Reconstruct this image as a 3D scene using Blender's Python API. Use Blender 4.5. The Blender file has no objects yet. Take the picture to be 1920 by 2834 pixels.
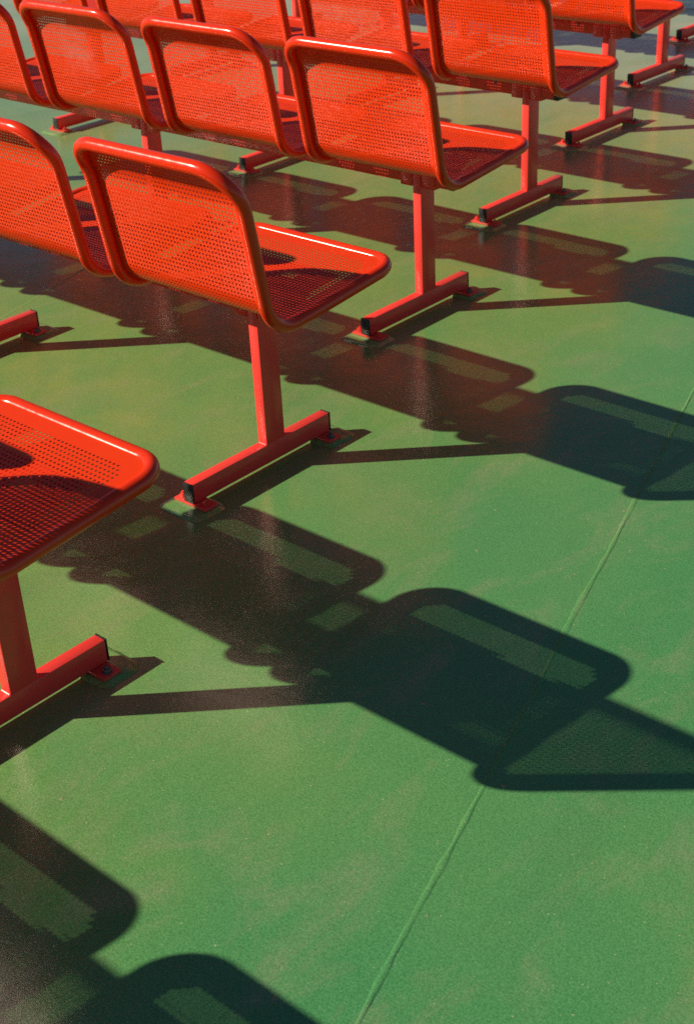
import bpy, bmesh, math, random
import numpy as np
from mathutils import Vector, Matrix

random.seed(7)
scene = bpy.context.scene
COL = scene.collection

# ------------------------------------------------------------------ camera
cam_data = bpy.data.cameras.new('camera')
cam = bpy.data.objects.new('camera', cam_data)
COL.objects.link(cam)
cam.location = (2.06892, -1.73362, 1.49991)
cam.rotation_euler = (1.04902, 0.04638, 0.72079)
cam_data.sensor_fit = 'VERTICAL'
cam_data.sensor_height = 36.0
cam_data.sensor_width = 36.0
cam_data.lens = 3868.1 / 2834.0 * 36.0
cam_data.clip_start = 0.05
cam_data.clip_end = 1000.0
cam_data.dof.use_dof = True
cam_data.dof.focus_distance = 2.75
cam_data.dof.aperture_fstop = 9.0
scene.camera = cam

# ------------------------------------------------------------------ sky, sun, exposure
SUN = Vector((1.22657, 1.16236, -1.0)).normalized()      # the way the light travels
world = bpy.data.worlds.new('World')
scene.world = world
world.use_nodes = True
wn = world.node_tree.nodes
wl = world.node_tree.links
wn.clear()
sky = wn.new('ShaderNodeTexSky')
sky.sky_type = 'NISHITA'
sky.sun_disc = False
sky.sun_elevation = math.radians(30.6)
sky.sun_rotation = math.atan2(-SUN.x, -SUN.y)
sky.altitude = 0.0
sky.air_density = 0.70
sky.dust_density = 0.0
sky.ozone_density = 1.0
bg = wn.new('ShaderNodeBackground')
bg.inputs['Strength'].default_value = 0.05
wo = wn.new('ShaderNodeOutputWorld')
wl.new(sky.outputs[0], bg.inputs['Color'])
wl.new(bg.outputs[0], wo.inputs['Surface'])

sun_data = bpy.data.lights.new('sun', 'SUN')
sun_data.energy = 5.0
sun_data.angle = math.radians(0.55)
sun_data.color = (1.0, 0.87, 0.68)
sun = bpy.data.objects.new('sun', sun_data)
COL.objects.link(sun)
sun.rotation_euler = SUN.to_track_quat('-Z', 'Y').to_euler()
sun.location = (-6, -6, 6)

vs = scene.view_settings
vs.view_transform = 'Standard'
vs.look = 'None'
vs.exposure = 0.20
vs.gamma = 1.0
vs.use_curve_mapping = False
scene.cycles.use_denoising = False
scene.cycles.max_bounces = 8
scene.cycles.sample_clamp_indirect = 2.5
scene.cycles.caustics_reflective = False
scene.cycles.caustics_refractive = False
scene.cycles.blur_glossy = 0.5


# ------------------------------------------------------------------ node helpers
class NT:
    def __init__(self, name):
        self.m = bpy.data.materials.new(name)
        self.m.use_nodes = True
        self.t = self.m.node_tree
        self.t.nodes.clear()
        self.out = self.t.nodes.new('ShaderNodeOutputMaterial')
        self.b = self.t.nodes.new('ShaderNodeBsdfPrincipled')
        self.t.links.new(self.b.outputs[0], self.out.inputs['Surface'])

    def n(self, kind, **kw):
        nd = self.t.nodes.new(kind)
        for k, v in kw.items():
            if k.startswith('i_'):
                nd.inputs[k[2:].replace('_', ' ')].default_value = v
            else:
                setattr(nd, k, v)
        return nd

    def l(self, a, b):
        self.t.links.new(a, b)

    def noise(self, vec, scale, detail=4.0, rough=0.55, dist=0.0):
        nd = self.n('ShaderNodeTexNoise')
        nd.inputs['Scale'].default_value = scale
        nd.inputs['Detail'].default_value = detail
        nd.inputs['Roughness'].default_value = rough
        nd.inputs['Distortion'].default_value = dist
        self.l(vec, nd.inputs['Vector'])
        return nd.outputs['Fac']

    def ramp(self, fac, a, b, lo=0.0, hi=1.0):
        nd = self.n('ShaderNodeMapRange')
        nd.inputs['From Min'].default_value = a
        nd.inputs['From Max'].default_value = b
        nd.inputs['To Min'].default_value = lo
        nd.inputs['To Max'].default_value = hi
        self.l(fac, nd.inputs['Value'])
        return nd.outputs[0]

    def mix(self, fac, a, b, mode='MIX'):
        nd = self.n('ShaderNodeMix', data_type='RGBA', blend_type=mode)
        for sock, v in ((nd.inputs[0], fac), (nd.inputs[6], a), (nd.inputs[7], b)):
            if hasattr(v, 'is_linked'):
                self.l(v, sock)
            elif isinstance(v, (int, float)):
                sock.default_value = v
            else:
                sock.default_value = (*v, 1.0)
        return nd.outputs[2]

    def math(self, op, a, b=None):
        nd = self.n('ShaderNodeMath', operation=op)
        for i, v in enumerate((a, b)):
            if v is None:
                continue
            if hasattr(v, 'is_linked'):
                self.l(v, nd.inputs[i])
            else:
                nd.inputs[i].default_value = v
        return nd.outputs[0]

    def bump(self, height, strength, dist, normal=None):
        nd = self.n('ShaderNodeBump')
        nd.inputs['Strength'].default_value = strength
        nd.inputs['Distance'].default_value = dist
        self.l(height, nd.inputs['Height'])
        if normal is not None:
            self.l(normal, nd.inputs['Normal'])
        return nd.outputs[0]


def mat_deck(name, worn=0.0, dull=0.0):
    t = NT(name)
    geo = t.n('ShaderNodeNewGeometry').outputs['Position']
    big = t.noise(geo, 0.9, 3, 0.5, 0.6)
    mid = t.noise(geo, 5.5, 6, 0.62, 0.4)
    grit = t.noise(geo, 330, 2, 0.75)
    grit2 = t.noise(geo, 120, 3, 0.7)
    # yellower green among the benches, bluer green towards +x, varied by noise
    sx = t.n('ShaderNodeSeparateXYZ')
    t.l(geo, sx.inputs[0])
    yellow_mix = t.math('ADD', t.ramp(sx.outputs['X'], -0.4, 1.6, 0.80, 0.12), t.ramp(big, 0.30, 0.70, -0.28, 0.28))
    yellow_mix = t.ramp(yellow_mix, 0.0, 1.0)
    base = t.mix(yellow_mix, (0.048, 0.320, 0.112), (0.225, 0.425, 0.098))
    base = t.mix(t.ramp(mid, 0.40, 0.72, 0.0, 0.55), base, (0.080, 0.350, 0.105))
    # sky glare painted into the deck colour, paler with distance, in patches
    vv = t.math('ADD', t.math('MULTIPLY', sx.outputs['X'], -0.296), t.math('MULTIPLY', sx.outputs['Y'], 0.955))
    glare_mix = t.math('MULTIPLY', t.ramp(vv, 2.0, 6.0), t.ramp(t.noise(geo, 1.7, 4, 0.6, 0.4), 0.30, 0.62, 0.45, 1.0))
    base = t.mix(glare_mix, base, (0.66, 0.68, 0.47))
    # chalky, scuffed paint
    mp = t.n('ShaderNodeMapping')
    mp.inputs['Rotation'].default_value = (0, 0, math.radians(38))
    mp.inputs['Scale'].default_value = (1.0, 0.45, 1.0)
    t.l(geo, mp.inputs['Vector'])
    sc = t.noise(mp.outputs[0], 7.0, 7, 0.68, 0.9)
    scuff = t.math('MULTIPLY', t.ramp(sc, 0.50, 0.72), t.ramp(grit2, 0.28, 0.62, 0.25, 1.0))
    scuff = t.math('MULTIPLY', scuff, 0.55 + worn)
    base = t.mix(scuff, base, (0.37, 0.37, 0.22))
    # dark traffic grime
    gr = t.noise(mp.outputs[0], 2.3, 5, 0.6, 0.5)
    base = t.mix(t.ramp(gr, 0.55, 0.75, 0.0, 0.28), base, (0.060, 0.150, 0.060))
    # grit in the paint: fine light and dark grains
    base = t.mix(t.ramp(grit, 0.32, 0.68, 0.0, 1.0), t.mix(0.40, base, (0.004, 0.035, 0.010)), t.mix(0.12, base, (0.50, 0.68, 0.36)))
    speck = t.noise(geo, 210, 1, 0.5)
    base = t.mix(t.ramp(speck, 0.76, 0.80, 0.0, 0.8), base, (0.62, 0.60, 0.34))
    # small chips and pimples in the paint
    vo = t.n('ShaderNodeTexVoronoi')
    vo.inputs['Scale'].default_value = 13.0
    t.l(geo, vo.inputs['Vector'])
    sel = t.n('ShaderNodeSeparateColor')
    t.l(vo.outputs['Color'], sel.inputs[0])
    chip = t.math('MULTIPLY', t.ramp(vo.outputs['Distance'], 0.03, 0.06, 1.0, 0.0), t.math('GREATER_THAN', sel.outputs[0], 0.72))
    base = t.mix(t.math('MULTIPLY', chip, 0.6), base, (0.36, 0.36, 0.20))
    t.l(base, t.b.inputs['Base Color'])
    ro = t.ramp(mid, 0.30, 0.75, 0.11, 0.24)
    ro = t.math('ADD', ro, t.math('MULTIPLY', scuff, 0.30))
    if dull:
        ro = t.math('ADD', ro, dull)
        t.b.inputs['Specular IOR Level'].default_value = 0.25
    t.l(ro, t.b.inputs['Roughness'])
    t.b.inputs['IOR'].default_value = 1.5
    n1 = t.bump(t.noise(geo, 9, 3, 0.5), 0.14, 0.010)
    n1b = t.bump(chip, 0.5, 0.0012, n1)
    n2 = t.bump(grit2, 0.16, 0.0010, n1b)
    n3 = t.bump(grit, 0.30, 0.0006, n2)
    t.l(n3, t.b.inputs['Normal'])
    return t.m


def mat_red(name, col, rough, chalk=0.0, fade=0.10, spec=0.5, chips=0.0):
    t = NT(name)
    tc = t.n('ShaderNodeTexCoord').outputs['Object']
    inf = t.n('ShaderNodeObjectInfo')
    off = t.n('ShaderNodeVectorMath', operation='ADD')
    t.l(tc, off.inputs[0])
    sc = t.n('ShaderNodeVectorMath', operation='SCALE')
    t.l(inf.outputs['Location'], sc.inputs[0])
    sc.inputs['Scale'].default_value = 3.7
    t.l(sc.outputs[0], off.inputs[1])
    v = off.outputs[0]
    a = t.noise(v, 4.0, 5, 0.6, 0.5)
    b = t.noise(v, 60, 4, 0.65)
    base = t.mix(t.ramp(a, 0.35, 0.7, 0.0, fade * 2), col, (min(1, col[0] * 1.04), col[1] * 1.8 + 0.006, col[2] * 1.8 + 0.004))
    base = t.mix(t.ramp(b, 0.58, 0.8, 0.0, 0.35), base, (col[0] * 0.62, col[1] * 0.7, col[2] * 0.8))
    base = t.mix(t.ramp(inf.outputs['Random'], 0.0, 1.0, 0.0, 0.16), base, (col[0] * 0.80, col[1] * 1.3, col[2] * 1.2))
    wear = t.math('MULTIPLY', t.ramp(t.noise(v, 9, 6, 0.7, 1.2), 0.60, 0.70), t.ramp(t.noise(v, 150, 3, 0.7), 0.48, 0.62))
    base = t.mix(t.math('MULTIPLY', wear, 0.30), base, (0.55, 0.16, 0.11))
    if chips:
        ch = t.math('MULTIPLY', t.ramp(t.noise(v, 38, 4, 0.7, 0.6), 0.66, 0.70), t.ramp(t.noise(v, 5, 3, 0.6), 0.48, 0.60))
        base = t.mix(t.math('MULTIPLY', ch, chips), base, (0.10, 0.035, 0.020))
        dirt = t.ramp(t.noise(v, 14, 5, 0.7, 1.0), 0.50, 0.80, 0.0, 0.35 * chips)
        base = t.mix(dirt, base, (0.42, 0.10, 0.07))
    if chalk:
        # dried chalky smears, each with a shape of its own, low in the middle of the back
        p = t.n('ShaderNodeVectorMath', operation='DISTANCE')
        mp = t.n('ShaderNodeMapping')
        mp.inputs['Scale'].default_value = (1.0, 0.3, 0.9)
        t.l(tc, mp.inputs['Vector'])
        t.l(mp.outputs[0], p.inputs[0])
        p.inputs[1].default_value = (-0.03, 0.02, 0.56)
        blob = t.ramp(p.outputs['Value'], 0.03, 0.12, 1.0, 0.0)
        s = t.noise(tc, 16, 4, 0.6, 0.8)
        m = t.math('MULTIPLY', blob, t.ramp(s, 0.42, 0.62, 0.0, chalk))
        base = t.mix(m, base, (0.74, 0.30, 0.26))
    t.l(base, t.b.inputs['Base Color'])
    t.l(t.ramp(b, 0.3, 0.75, rough - 0.05, rough + 0.10), t.b.inputs['Roughness'])
    t.b.inputs['IOR'].default_value = 1.48
    t.b.inputs['Specular IOR Level'].default_value = spec
    t.l(t.bump(t.noise(v, 260, 2, 0.5), 0.12, 0.0004), t.b.inputs['Normal'])
    return t.m


def mat_plain(name, col, rough, var=0.3):
    t = NT(name)
    tc = t.n('ShaderNodeTexCoord').outputs['Object']
    a = t.noise(tc, 45, 4, 0.65)
    t.l(t.mix(t.ramp(a, 0.3, 0.7, 0.0, var), col, tuple(min(1, c * 2.2 + 0.03) for c in col)), t.b.inputs['Base Color'])
    t.l(t.ramp(a, 0.3, 0.7, rough - 0.08, rough + 0.12), t.b.inputs['Roughness'])
    t.l(t.bump(a, 0.25, 0.0008), t.b.inputs['Normal'])
    return t.m


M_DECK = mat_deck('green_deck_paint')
M_PAD = mat_deck('green_pad_paint', 0.45)
M_SEAT = mat_red('seat_red_coating', (0.86, 0.042, 0.002), 0.30, spec=0.28)
M_SEAT_CHALKY = mat_red('seat_red_coating_smeared', (0.86, 0.042, 0.002), 0.30, chalk=0.25, spec=0.28)
M_TUBE = mat_red('tube_red_gloss_coating', (0.83, 0.032, 0.003), 0.21, spec=0.50)
M_FRAME = mat_red('leg_red_paint', (0.93, 0.058, 0.048), 0.25, spec=0.42, chips=0.8)
M_PLATE = mat_red('foot_plate_red_paint', (0.72, 0.050, 0.036), 0.36, fade=0.4, chips=0.9)
M_BLACK = mat_plain('black_plastic', (0.012, 0.011, 0.010), 0.45)
M_STEEL = mat_plain('bolt_steel', (0.10, 0.09, 0.085), 0.38)
M_WELD = mat_deck('green_weld_paint', 0.10, 0.35)


# ------------------------------------------------------------------ mesh helpers
def new_obj(name, me, parent=None, mat=None):
    o = bpy.data.objects.new(name, me)
    COL.objects.link(o)
    if parent is not None:
        o.parent = parent
    if mat is not None and me is not None and not me.materials:
        me.materials.append(mat)
    return o


def bm_mesh(name, bm, smooth_deg=None):
    me = bpy.data.meshes.new(name)
    bm.normal_update()
    bm.to_mesh(me)
    bm.free()
    if smooth_deg is not None:
        me.polygons.foreach_set('use_smooth', [True] * len(me.polygons))
        me.set_sharp_from_angle(angle=math.radians(smooth_deg))
    return me


def add_box(bm, x0, x1, y0, y1, z0, z1, bevel=0.0, seg=2):
    r = bmesh.ops.create_cube(bm, size=1.0)
    vs_ = r['verts']
    for v in vs_:
        v.co = Vector(((x0 + x1) / 2 + v.co.x * (x1 - x0), (y0 + y1) / 2 + v.co.y * (y1 - y0), (z0 + z1) / 2 + v.co.z * (z1 - z0)))
    if bevel > 0:
        es = list({e for v in vs_ for e in v.link_edges})
        bmesh.ops.bevel(bm, geom=es, offset=bevel, segments=seg, profile=0.5, affect='EDGES', clamp_overlap=True)


def box_mesh(name, *a, bevel=0.0, seg=2):
    bm = bmesh.new()
    add_box(bm, *a, bevel=bevel, seg=seg)
    return bm_mesh(name, bm, 35)


# ------------------------------------------------------------------ dimensions read off the place
DECK_Z = -0.0127
LEG_GAP = 1.12563
PITCH = LEG_GAP / 2
N_SEATS = 5
FOOT_W, FOOT_H = 0.02907, 0.0467
FOOT_Y0, FOOT_Y1 = 0.0066, 0.4566
POST_Y0, POST_Y1 = 0.24308, 0.30262
BEAM_Z0, BEAM_Z1 = 0.3625, 0.4070
SEAT_XR, SEAT_W = 0.18982, 0.22884                # tube centre lines
TUBE_R = 0.0145
SHEET_H = 0.0082
SHEET_T = 0.0011
# (offset of the bench's right-hand leg on the deck, row by row away from the camera)
ROWS = [(0.617, -1.896), (0.30174, -0.94789), (0.0, 0.0), (-0.29835, 0.94371), (-0.60505, 1.897),
        (-0.88933, 2.83458), (-1.18585, 3.77055), (-1.47218, 4.69353)]
SEAM_DIR = math.atan2(0.624, 2.016)
SEAM_O = Vector((0.895, 0.130, DECK_Z))

# ------------------------------------------------------------------ the deck: one sheet, welded plates on it
bm = bmesh.new()
bmesh.ops.create_grid(bm, x_segments=1, y_segments=1, size=200)
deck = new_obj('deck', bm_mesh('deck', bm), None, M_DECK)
deck.location = (SEAM_O.x, SEAM_O.y, DECK_Z - 0.006)
deck.rotation_euler = (0, 0, SEAM_DIR)
deck['kind'] = 'structure'
deck['label'] = 'worn green painted steel ship deck with raised weld seams'

PL_W = 2.0
for iu in range(-5, 3):
    for v0, v1 in ((-7.0, 5.92), (5.92, 13.0)):
        u0, u1 = iu * PL_W, (iu + 1) * PL_W
        bm = bmesh.new()
        add_box(bm, u0 + 0.001, u1 - 0.001, v0 + 0.001, v1 - 0.001, 0.0006, 0.006)
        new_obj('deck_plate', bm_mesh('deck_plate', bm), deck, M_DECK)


def weld_mesh(length, step, w, h, seed):
    rng = np.random.default_rng(seed)
    n = int(length / step)
    k = 7
    wob = np.convolve(rng.normal(0, 1, n + 40), np.ones(20) / 20, 'same')[20:20 + n]
    wob2 = np.convolve(rng.normal(0, 1, n + 8), np.ones(4) / 4, 'same')[4:4 + n]
    verts, faces = [], []
    for i in range(n):
        hw = w / 2 * (1 + 0.35 * wob2[i])
        hh = h * (1 + 0.45 * wob2[(i * 3) % n] + 0.5 * wob[i])
        cx = 0.010 * wob[i] * 0.4
        for j in range(k):
            a = -1 + 2 * j / (k - 1)
            z = hh * (math.cos(a * math.pi / 2) ** 0.8 if abs(a) < 1 else -0.25)
            verts.append((cx + a * hw, i * step, z))
        if i:
            for j in range(k - 1):
                b0 = (i - 1) * k + j
                faces.append((b0, b0 + 1, b0 + k + 1, b0 + k))
    me = bpy.data.meshes.new('weld_seam')
    me.from_pydata(verts, [], faces)
    me.polygons.foreach_set('use_smooth', [True] * len(faces))
    return me


for iu, s in ((0, 3), (-1, 5), (-2, 8), (-3, 9), (1, 4)):
    o = new_obj('weld_seam', weld_mesh(14.0, 0.012, 0.011 if iu == 0 else 0.009, 0.0010 if iu == 0 else 0.0007, s), deck, M_WELD)
    o.location = (iu * PL_W, -5.0, 0.006)
for v, u0, ln, s in ((5.92, -8.0, 12.0, 21), ):
    o = new_obj('weld_seam', weld_mesh(ln, 0.012, 0.014, 0.0025, s), deck, M_WELD)
    o.location = (u0, v, 0.006)
    o.rotation_euler = (0, 0, -math.pi / 2)

# ------------------------------------------------------------------ seat profile, tube frame and perforated shell
def fillet(pts, rads, n=8):
    out = [np.array(pts[0], float)]
    for i in range(1, len(pts) - 1):
        a, b, c = (np.array(q, float) for q in pts[i - 1:i + 2])
        u = (a - b) / np.linalg.norm(a - b)
        v = (c - b) / np.linalg.norm(c - b)
        ang = math.acos(max(-1, min(1, float(u @ v))))
        r = rads[i - 1]
        t = r / math.tan(ang / 2)
        ctr = b + (u + v) / np.linalg.norm(u + v) * r / math.sin(ang / 2)
        a0, a1 = b + u * t - ctr, b + v * t - ctr
        th = math.pi - ang
        for k in range(n + 1):
            q = k / n
            out.append(ctr + (math.sin((1 - q) * th) * a0 + math.sin(q * th) * a1) / math.sin(th))
    out.append(np.array(pts[-1], float))
    return np.array(out)


PROF = fillet([(0.00797, 0.76572), (0.05124, 0.69642), (0.09936, 0.41105), (0.49112, 0.44943)], [0.12, 0.0773], 14)
_seg = np.linalg.norm(np.diff(PROF, axis=0), axis=1)
PS = np.concatenate([[0], np.cumsum(_seg)])
PL = float(PS[-1])
_tan = np.gradient(PROF, PS, axis=0)
_tan /= np.linalg.norm(_tan, axis=1)[:, None]


def surf(x, s, h):
    """point of the seat surface: x across, s down the back and along the seat, h towards the sitter"""
    y = np.interp(s, PS, PROF[:, 0])
    z = np.interp(s, PS, PROF[:, 1])
    ty = np.interp(s, PS, _tan[:, 0])
    tz = np.interp(s, PS, _tan[:, 1])
    L = np.sqrt(ty * ty + tz * tz)
    ty, tz = ty / L, tz / L
    return np.stack([x, y - tz * h, z + ty * h], -1)


def surf_n(s):
    ty = np.interp(s, PS, _tan[:, 0])
    tz = np.interp(s, PS, _tan[:, 1])
    L = np.hypot(ty, tz)
    return np.stack([np.zeros_like(s), -tz / L, ty / L], -1)


RT, RF = 0.078, 0.058


def tube_frame():
    w = SEAT_W
    o = fillet([(0, 0), (-w, 0), (-w, PL), (w, PL), (w, 0), (0, 0)], [RT, RF, RF, RT], 10)
    pts = []
    for a, b in zip(o[:-1], o[1:]):
        n = max(1, int(np.linalg.norm(b - a) / 0.012))
        pts += [a + (b - a) * k / n for k in range(n)]
    pts = np.array(pts)
    P = surf(pts[:, 0], pts[:, 1], np.zeros(len(pts)))
    T = np.roll(P, -1, 0) - np.roll(P, 1, 0)
    T /= np.linalg.norm(T, axis=1)[:, None]
    N = surf_n(pts[:, 1])
    N -= (N * T).sum(1)[:, None] * T
    N /= np.linalg.norm(N, axis=1)[:, None]
    B = np.cross(T, N)
    K = 16
    verts, faces = [], []
    for i in range(len(P)):
        for k in range(K):
            a = 2 * math.pi * k / K
            verts.append(tuple(P[i] + TUBE_R * (math.cos(a) * N[i] + math.sin(a) * B[i])))
    n = len(P)
    for i in range(n):
        j = (i + 1) % n
        for k in range(K):
            l = (k + 1) % K
            faces.append((i * K + k, j * K + k, j * K + l, i * K + l))
    me = bpy.data.meshes.new('tube_frame')
    me.from_pydata(verts, [], faces)
    me.polygons.foreach_set('use_smooth', [True] * len(faces))
    me.update()
    return me


def shell_mesh():
    """sheet-metal shell, every hole a real hole with a wall"""
    cell = 0.01018
    ncol = 38
    x_left = -ncol * cell / 2
    s0 = 0.0375
    nrow = int((PL - 0.0425 - s0) / 0.0100)
    cs = (PL - 0.0425 - s0) / nrow
    hole_r = 0.00275
    V, F = [], []                        # V: (x, s, side)
    idx = {}

    def vid(x, s, side):
        key = (round(x * 1e6), round(s * 1e6), side)
        if key not in idx:
            idx[key] = len(V)
            V.append((x, s, side))
        return idx[key]
    ring = []
    for k in range(8):
        a = math.pi / 4 * k
        ring.append((math.cos(a), math.sin(a)))
    outer = [(1, 0), (1, 1), (0, 1), (-1, 1), (-1, 0), (-1, -1), (0, -1), (1, -1)]
    for j in range(nrow):
        for i in range(ncol):
            cx = x_left + (i + 0.5) * cell
            cy = s0 + (j + 0.5) * cs
            di, dj = min(i, ncol - 1 - i), min(j, nrow - 1 - j)
            solid = di + dj < 2
            o = [(cx + a * cell / 2, cy + b * cs / 2) for a, b in outer]
            r = [(cx + a * hole_r, cy + b * hole_r) for a, b in ring]
            if solid:
                F.append([vid(*o[q], 0) for q in range(8)])
                F.append([vid(*o[7 - q], 1) for q in range(8)])
                continue
            for q in range(8):
                p = (q + 1) % 8
                F.append([vid(*o[q], 0), vid(*o[p], 0), vid(*r[p], 0), vid(*r[q], 0)])
                F.append([vid(*o[p], 1), vid(*o[q], 1), vid(*r[q], 1), vid(*r[p], 1)])
                F.append([vid(*r[q], 0), vid(*r[p], 0), vid(*r[p], 1), vid(*r[q], 1)])
    # plain border out to the tube
    e = 0.0040
    W = SEAT_W - e
    S0, S1 = e, PL - e
    rt, rf = RT + 0.010, RF + 0.002
    xr = -x_left
    sb = s0 + nrow * cs

    def xedge(s):
        if s < S0 + rt:
            d = s - S0
            return W - rt + math.sqrt(max(0, rt * rt - (rt - d) ** 2))
        if s > S1 - rf:
            d = S1 - s
            return W - rf + math.sqrt(max(0, rf * rf - (rf - d) ** 2))
        return W

    def stop(x, top):
        R = rt if top else rf
        a = abs(x) - (W - R)
        if a <= 0:
            return S0 if top else S1
        d = R - math.sqrt(max(0, R * R - a * a))
        return S0 + d if top else S1 - d
    rows = [s0 + j * cs / 2 for j in range(2 * nrow + 1)]
    cols = [x_left + i * cell / 2 for i in range(2 * ncol + 1)]
    loop_in, loop_out = [], []
    for x in cols:
        loop_in.append((x, s0)); loop_out.append((x, stop(x, True)))

    def corner(px, ps, a, b, top, n=8):
        R = rt if top else rf
        cx = math.copysign(W - R, px)
        cy = S0 + R if top else S1 - R
        a0 = math.atan2(a[1] - cy, a[0] - cx)
        a1 = math.atan2(b[1] - cy, b[0] - cx)
        d = (a1 - a0 + math.pi) % (2 * math.pi) - math.pi
        for k in range(1, n):
            t = a0 + d * k / n
            loop_in.append((px, ps)); loop_out.append((cx + R * math.cos(t), cy + R * math.sin(t)))
    corner(xr, s0, (xr, stop(xr, True)), (xedge(s0), s0), True)
    for s in rows:
        loop_in.append((xr, s)); loop_out.append((xedge(s), s))
    corner(xr, sb, (xedge(sb), sb), (xr, stop(xr, False)), False)
    for x in reversed(cols):
        loop_in.append((x, sb)); loop_out.append((x, stop(x, False)))
    corner(-xr, sb, (-xr, stop(xr, False)), (-xedge(sb), sb), False)
    for s in reversed(rows):
        loop_in.append((-xr, s)); loop_out.append((-xedge(s), s))
    corner(-xr, s0, (-xedge(s0), s0), (-xr, stop(xr, True)), True)
    m = len(loop_in)
    mid = [((a[0] + b[0]) / 2, (a[1] + b[1]) / 2) for a, b in zip(loop_in, loop_out)]
    for q in range(m):
        p = (q + 1) % m
        for A, B in ((loop_in, mid), (mid, loop_out)):
            for side in (0, 1):
                f = [vid(*A[q], side), vid(*B[q], side), vid(*B[p], side), vid(*A[p], side)]
                f2 = []
                for t in f:
                    if t not in f2:
                        f2.append(t)
                if len(f2) > 2:
                    F.append(f2 if side == 0 else f2[::-1])
        F.append([vid(*loop_out[q], 0), vid(*loop_out[p], 0), vid(*loop_out[p], 1), vid(*loop_out[q], 1)])
    A = np.array(V)
    h = SHEET_H + np.where(A[:, 2] == 0, SHEET_T / 2, -SHEET_T / 2)
    P = surf(A[:, 0], A[:, 1], h)
    me = bpy.data.meshes.new('seat_shell')
    me.from_pydata(P.tolist(), [], [f for f in F if len(set(f)) > 2])
    me.validate()
    me.polygons.foreach_set('use_smooth', [True] * len(me.polygons))
    me.set_sharp_from_angle(angle=math.radians(40))
    me.update()
    bmm = bmesh.new()
    bmm.from_mesh(me)
    bmesh.ops.recalc_face_normals(bmm, faces=bmm.faces)
    bmm.to_mesh(me)
    bmm.free()
    return me


ME_SHELL = shell_mesh()
ME_SHELL.materials.append(M_SEAT)
ME_SHELL_CHALKY = ME_SHELL.copy()
ME_SHELL_CHALKY.materials.clear()
ME_SHELL_CHALKY.materials.append(M_SEAT_CHALKY)
ME_TUBE = tube_frame()
ME_TUBE.materials.append(M_TUBE)

# under-seat bracket between beam and shell: an angle with its foot on the beam
bm = bmesh.new()
zt = 0.4335
for x0, x1, y0, y1, z0, z1 in ((-0.020, 0.020, 0.2300, 0.3150, BEAM_Z1 + 0.0005, BEAM_Z1 + 0.006),
                               (-0.018, 0.018, 0.2360, 0.3070, BEAM_Z1 + 0.0055, 0.4265)):
    add_box(bm, x0, x1, y0, y1, z0, z1, bevel=0.001, seg=1)
bmesh.ops.remove_doubles(bm, verts=bm.verts, dist=0.0001)
ME_BRACKET = bm_mesh('bracket', bm, 35)
ME_BRACKET.materials.append(M_FRAME)




def mounting_plate():
    """flat steel plate screwed up under the shell, one cut-out in it"""
    xs = [-0.165, 0.045, 0.088, 0.165]
    ys = [0.236, 0.313, 0.343, 0.379]
    bm = bmesh.new()

    def zz(y, top):
        return 0.41105 + (y - 0.09936) * 0.098 + (0.0045 if top else 0.0015)
    grid = [[[bm.verts.new((x, y, zz(y, t))) for y in ys] for x in xs] for t in (0, 1)]
    cells = [(i, j) for i in range(3) for j in range(3) if (i, j) != (1, 1)]
    for i, j in cells:
        for t in (0, 1):
            g = grid[t]
            q = [g[i][j], g[i + 1][j], g[i + 1][j + 1], g[i][j + 1]]
            bm.faces.new(q if t else q[::-1])
        for di, dj, a, b in ((-1, 0, (0, 0), (0, 1)), (1, 0, (1, 1), (1, 0)), (0, -1, (1, 0), (0, 0)), (0, 1, (0, 1), (1, 1))):
            if (i + di, j + dj) not in cells:
                p0, p1 = (i + a[0], j + a[1]), (i + b[0], j + b[1])
                bm.faces.new((grid[0][p0[0]][p0[1]], grid[0][p1[0]][p1[1]], grid[1][p1[0]][p1[1]], grid[1][p0[0]][p0[1]]))
    bmesh.ops.recalc_face_normals(bm, faces=bm.faces)
    return bm_mesh('mounting_plate', bm)


ME_MOUNT = mounting_plate()
ME_MOUNT.materials.append(M_FRAME)

# ------------------------------------------------------------------ legs and beam
def leg_mesh():
    bm = bmesh.new()
    add_box(bm, -FOOT_W, 0, FOOT_Y0 + 0.003, FOOT_Y1 - 0.003, 0.0, FOOT_H, bevel=0.0022)
    add_box(bm, -FOOT_W + 0.0004, -0.0004, POST_Y0, POST_Y1, FOOT_H - 0.002, 0.4065, bevel=0.0022)
    # fillet weld round the foot of the post
    for y in (POST_Y0, POST_Y1):
        add_box(bm, -FOOT_W + 0.002, -0.002, y - 0.0022, y + 0.0022, FOOT_H - 0.0015, FOOT_H + 0.0022, bevel=0.0015, seg=1)
    return bm_mesh('leg', bm, 35)


def cap_mesh(rear):
    bm = bmesh.new()
    y0, y1 = (FOOT_Y0 - 0.0012, FOOT_Y0 + 0.0028) if rear else (FOOT_Y1 - 0.0028, FOOT_Y1 + 0.0012)
    add_box(bm, -FOOT_W - 0.0004, 0.0004, y0, y1, -0.0003, FOOT_H + 0.0004, bevel=0.0012)
    return bm_mesh('end_cap', bm, 35)


def plate_mesh(rear):
    y0, y1 = (0.0035, 0.0440) if rear else (0.4105, 0.4510)
    return box_mesh('foot_plate', -0.0620, 0.0400, y0, y1, -0.0062, -0.0005, bevel=0.0012)


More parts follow.
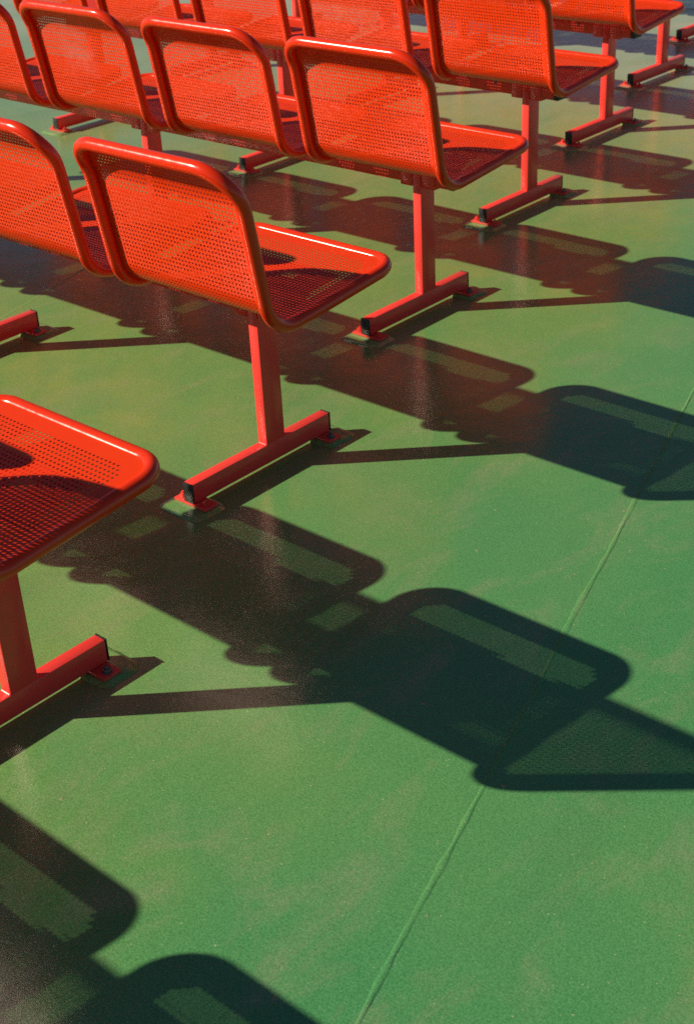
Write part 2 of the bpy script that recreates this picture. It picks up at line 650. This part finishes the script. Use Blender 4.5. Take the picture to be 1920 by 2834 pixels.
def bolt_mesh():
    bm = bmesh.new()
    bmesh.ops.create_cone(bm, cap_ends=True, segments=20, radius1=0.0105, radius2=0.0105, depth=0.0014,
                          matrix=Matrix.Translation((0, 0, 0.0005)))
    bmesh.ops.create_cone(bm, cap_ends=True, segments=6, radius1=0.0082, radius2=0.0076, depth=0.0070,
                          matrix=Matrix.Translation((0, 0, 0.0045)))
    bmesh.ops.create_cone(bm, cap_ends=True, segments=12, radius1=0.0038, radius2=0.0034, depth=0.005,
                          matrix=Matrix.Translation((0, 0, 0.0103)))
    return bm_mesh('bolt', bm, 35)


def clamp_mesh(x0, x1):
    bm = bmesh.new()
    add_box(bm, x0, x1, POST_Y0 - 0.0006, POST_Y1 + 0.002, BEAM_Z0 - 0.0078, BEAM_Z1 + 0.0004, bevel=0.0016)
    return bm_mesh('clamp', bm, 35)


ME_LEG = leg_mesh()
ME_LEG.materials.append(M_FRAME)
ME_CAP_R, ME_CAP_F = cap_mesh(True), cap_mesh(False)
ME_PLATE_R, ME_PLATE_F = plate_mesh(True), plate_mesh(False)
ME_BOLT = bolt_mesh()
ME_BOLT_RED = ME_BOLT.copy()
ME_CLAMP_L, ME_CLAMP_R = clamp_mesh(-0.0715, -0.0305), clamp_mesh(0.0035, 0.0475)
for me, m in ((ME_CAP_R, M_BLACK), (ME_CAP_F, M_BLACK), (ME_PLATE_R, M_PLATE), (ME_PLATE_F, M_PLATE), (ME_BOLT, M_STEEL),
              (ME_BOLT_RED, M_PLATE), (ME_CLAMP_L, M_FRAME), (ME_CLAMP_R, M_FRAME)):
    me.materials.append(m)

BEAM_X1 = 0.0920
BEAM_X0 = -2 * LEG_GAP - 0.140
ME_BEAM = box_mesh('beam', BEAM_X0, BEAM_X1, POST_Y0 + 0.0035, POST_Y1 - 0.0025, BEAM_Z0, BEAM_Z1, bevel=0.002)
ME_BEAM.materials.append(M_FRAME)
ME_BEAM_CAP = box_mesh('end_cap', 0.0, 0.0180, POST_Y0 + 0.0030, POST_Y1 - 0.0020, BEAM_Z0 - 0.0005, BEAM_Z1 + 0.0005, bevel=0.002)
ME_BEAM_CAP.materials.append(M_BLACK)


def pad_mesh(y0, y1, seed):
    """low green filler pad under a foot plate, edges trowelled down to the deck"""
    rng = random.Random(seed)
    n = 28
    verts, faces = [], []
    cx, cy = -0.0125, (y0 + y1) / 2
    hx, hy = 0.056, (y1 - y0) / 2
    rings = ((1.22, 0.0002), (1.10, 0.0030), (1.00, 0.0060), (0.86, 0.0064))
    for sc, z in rings:
        for k in range(n):
            a = 2 * math.pi * k / n
            c, s = math.cos(a), math.sin(a)
            p = 1.0 / max(abs(c), abs(s)) ** 0.82
            j = 1 + rng.uniform(-0.035, 0.035)
            verts.append((cx + c * p * hx * sc * j, cy + s * p * hy * sc * j, z + rng.uniform(-0.0004, 0.0003) * (z > 0.001)))
    for r in range(len(rings) - 1):
        for k in range(n):
            l = (k + 1) % n
            faces.append((r * n + k, r * n + l, (r + 1) * n + l, (r + 1) * n + k))
    faces.append(tuple((len(rings) - 1) * n + k for k in range(n)))
    me = bpy.data.meshes.new('mounting_pad')
    me.from_pydata(verts, [], faces)
    me.polygons.foreach_set('use_smooth', [True] * len(faces))
    me.update()
    me.materials.append(M_PAD)
    return me


PADS_R = [pad_mesh(-0.030, 0.052, s) for s in (1, 2, 3)]
PADS_F = [pad_mesh(0.404, 0.486, s) for s in (4, 5, 6)]

LABELS = [
    'red perforated bench just outside the lower left, its seat shadows filling that corner',
    'nearest red perforated bench, only its end seat and leg in view at the left edge',
    'red perforated bench of the two largest chair backs, on the left above the nearest seat',
    'red perforated bench directly behind the two largest chair backs, four backs in view',
    'red perforated bench whose five chair backs are cut off by the top edge',
    'red perforated bench at the top right, one chair bottom and its end seat in view',
    'red bench at the top right of which little more than end post and foot shows',
    'farthest red bench, just the rear end of its foot at the top right edge',
]

deck_inv = Matrix.LocRotScale(deck.location, deck.rotation_euler, None).inverted()
pc = 0
for r, (dx, dy) in enumerate(ROWS):
    bench = bpy.data.objects.new('bench', None)
    COL.objects.link(bench)
    bench.empty_display_size = 0.2
    bench.location = (dx, dy, 0.0)
    bench['label'] = LABELS[r]
    bench['category'] = 'bench'
    bench['group'] = 'red perforated benches in rows on the deck'
    beam = new_obj('beam', ME_BEAM, bench)
    c = new_obj('end_cap', ME_BEAM_CAP, beam)
    c.location = (BEAM_X1 + 0.0004, 0, 0)
    c = new_obj('end_cap', ME_BEAM_CAP, beam)
    c.location = (BEAM_X0 - 0.0184, 0, 0)
    for k in range(N_SEATS):
        st = new_obj('seat', ME_SHELL_CHALKY if (r == 3 and k == 2) else ME_SHELL, bench)
        st.location = (SEAT_XR - SEAT_W - k * PITCH + random.uniform(-0.002, 0.002), random.uniform(-0.0015, 0.0015), 0)
        st.rotation_euler = (0, 0, math.radians(random.uniform(-0.35, 0.35)) if r != 1 else 0.0)
        if r == 1 and k > 0:
            st.location.y = -0.012
        new_obj('tube_frame', ME_TUBE, st)
        new_obj('mounting_plate', ME_MOUNT, st)
        for bx in (-0.105, 0.115):
            new_obj('bracket', ME_BRACKET, st).location = (bx, 0, 0)
        for bx in (-0.100, 0.075):
            b = new_obj('bolt', ME_BOLT, beam)
            b.location = (st.location.x + bx, POST_Y0 + 0.0035, BEAM_Z1 - 0.012)
            b.rotation_euler = (math.pi / 2, 0, 0)
            b.scale = (0.55, 0.55, 0.45)
    for k in range(3):
        leg = new_obj('leg', ME_LEG, bench)
        leg.location = (-k * LEG_GAP, 0, 0)
        new_obj('end_cap', ME_CAP_R, leg)
        new_obj('end_cap', ME_CAP_F, leg)
        new_obj('foot_plate', ME_PLATE_R, leg)
        new_obj('foot_plate', ME_PLATE_F, leg)
        new_obj('clamp', ME_CLAMP_L, leg)
        new_obj('clamp', ME_CLAMP_R, leg)
        for bx, by in ((-0.0480, 0.020), (0.0240, 0.022), (-0.0480, 0.431), (0.0240, 0.431)):
            b = new_obj('bolt', ME_BOLT_RED if by < 0.1 else ME_BOLT, leg)
            b.location = (bx, by, -0.0005)
            b.rotation_euler = (0, 0, random.uniform(0, 1))
        for pads in (PADS_R, PADS_F):
            pd = new_obj('mounting_pad', pads[pc % 3], deck)
            pc += 1
            pd.matrix_local = deck_inv @ Matrix.Translation((dx - k * LEG_GAP, dy, DECK_Z + 0.0002))
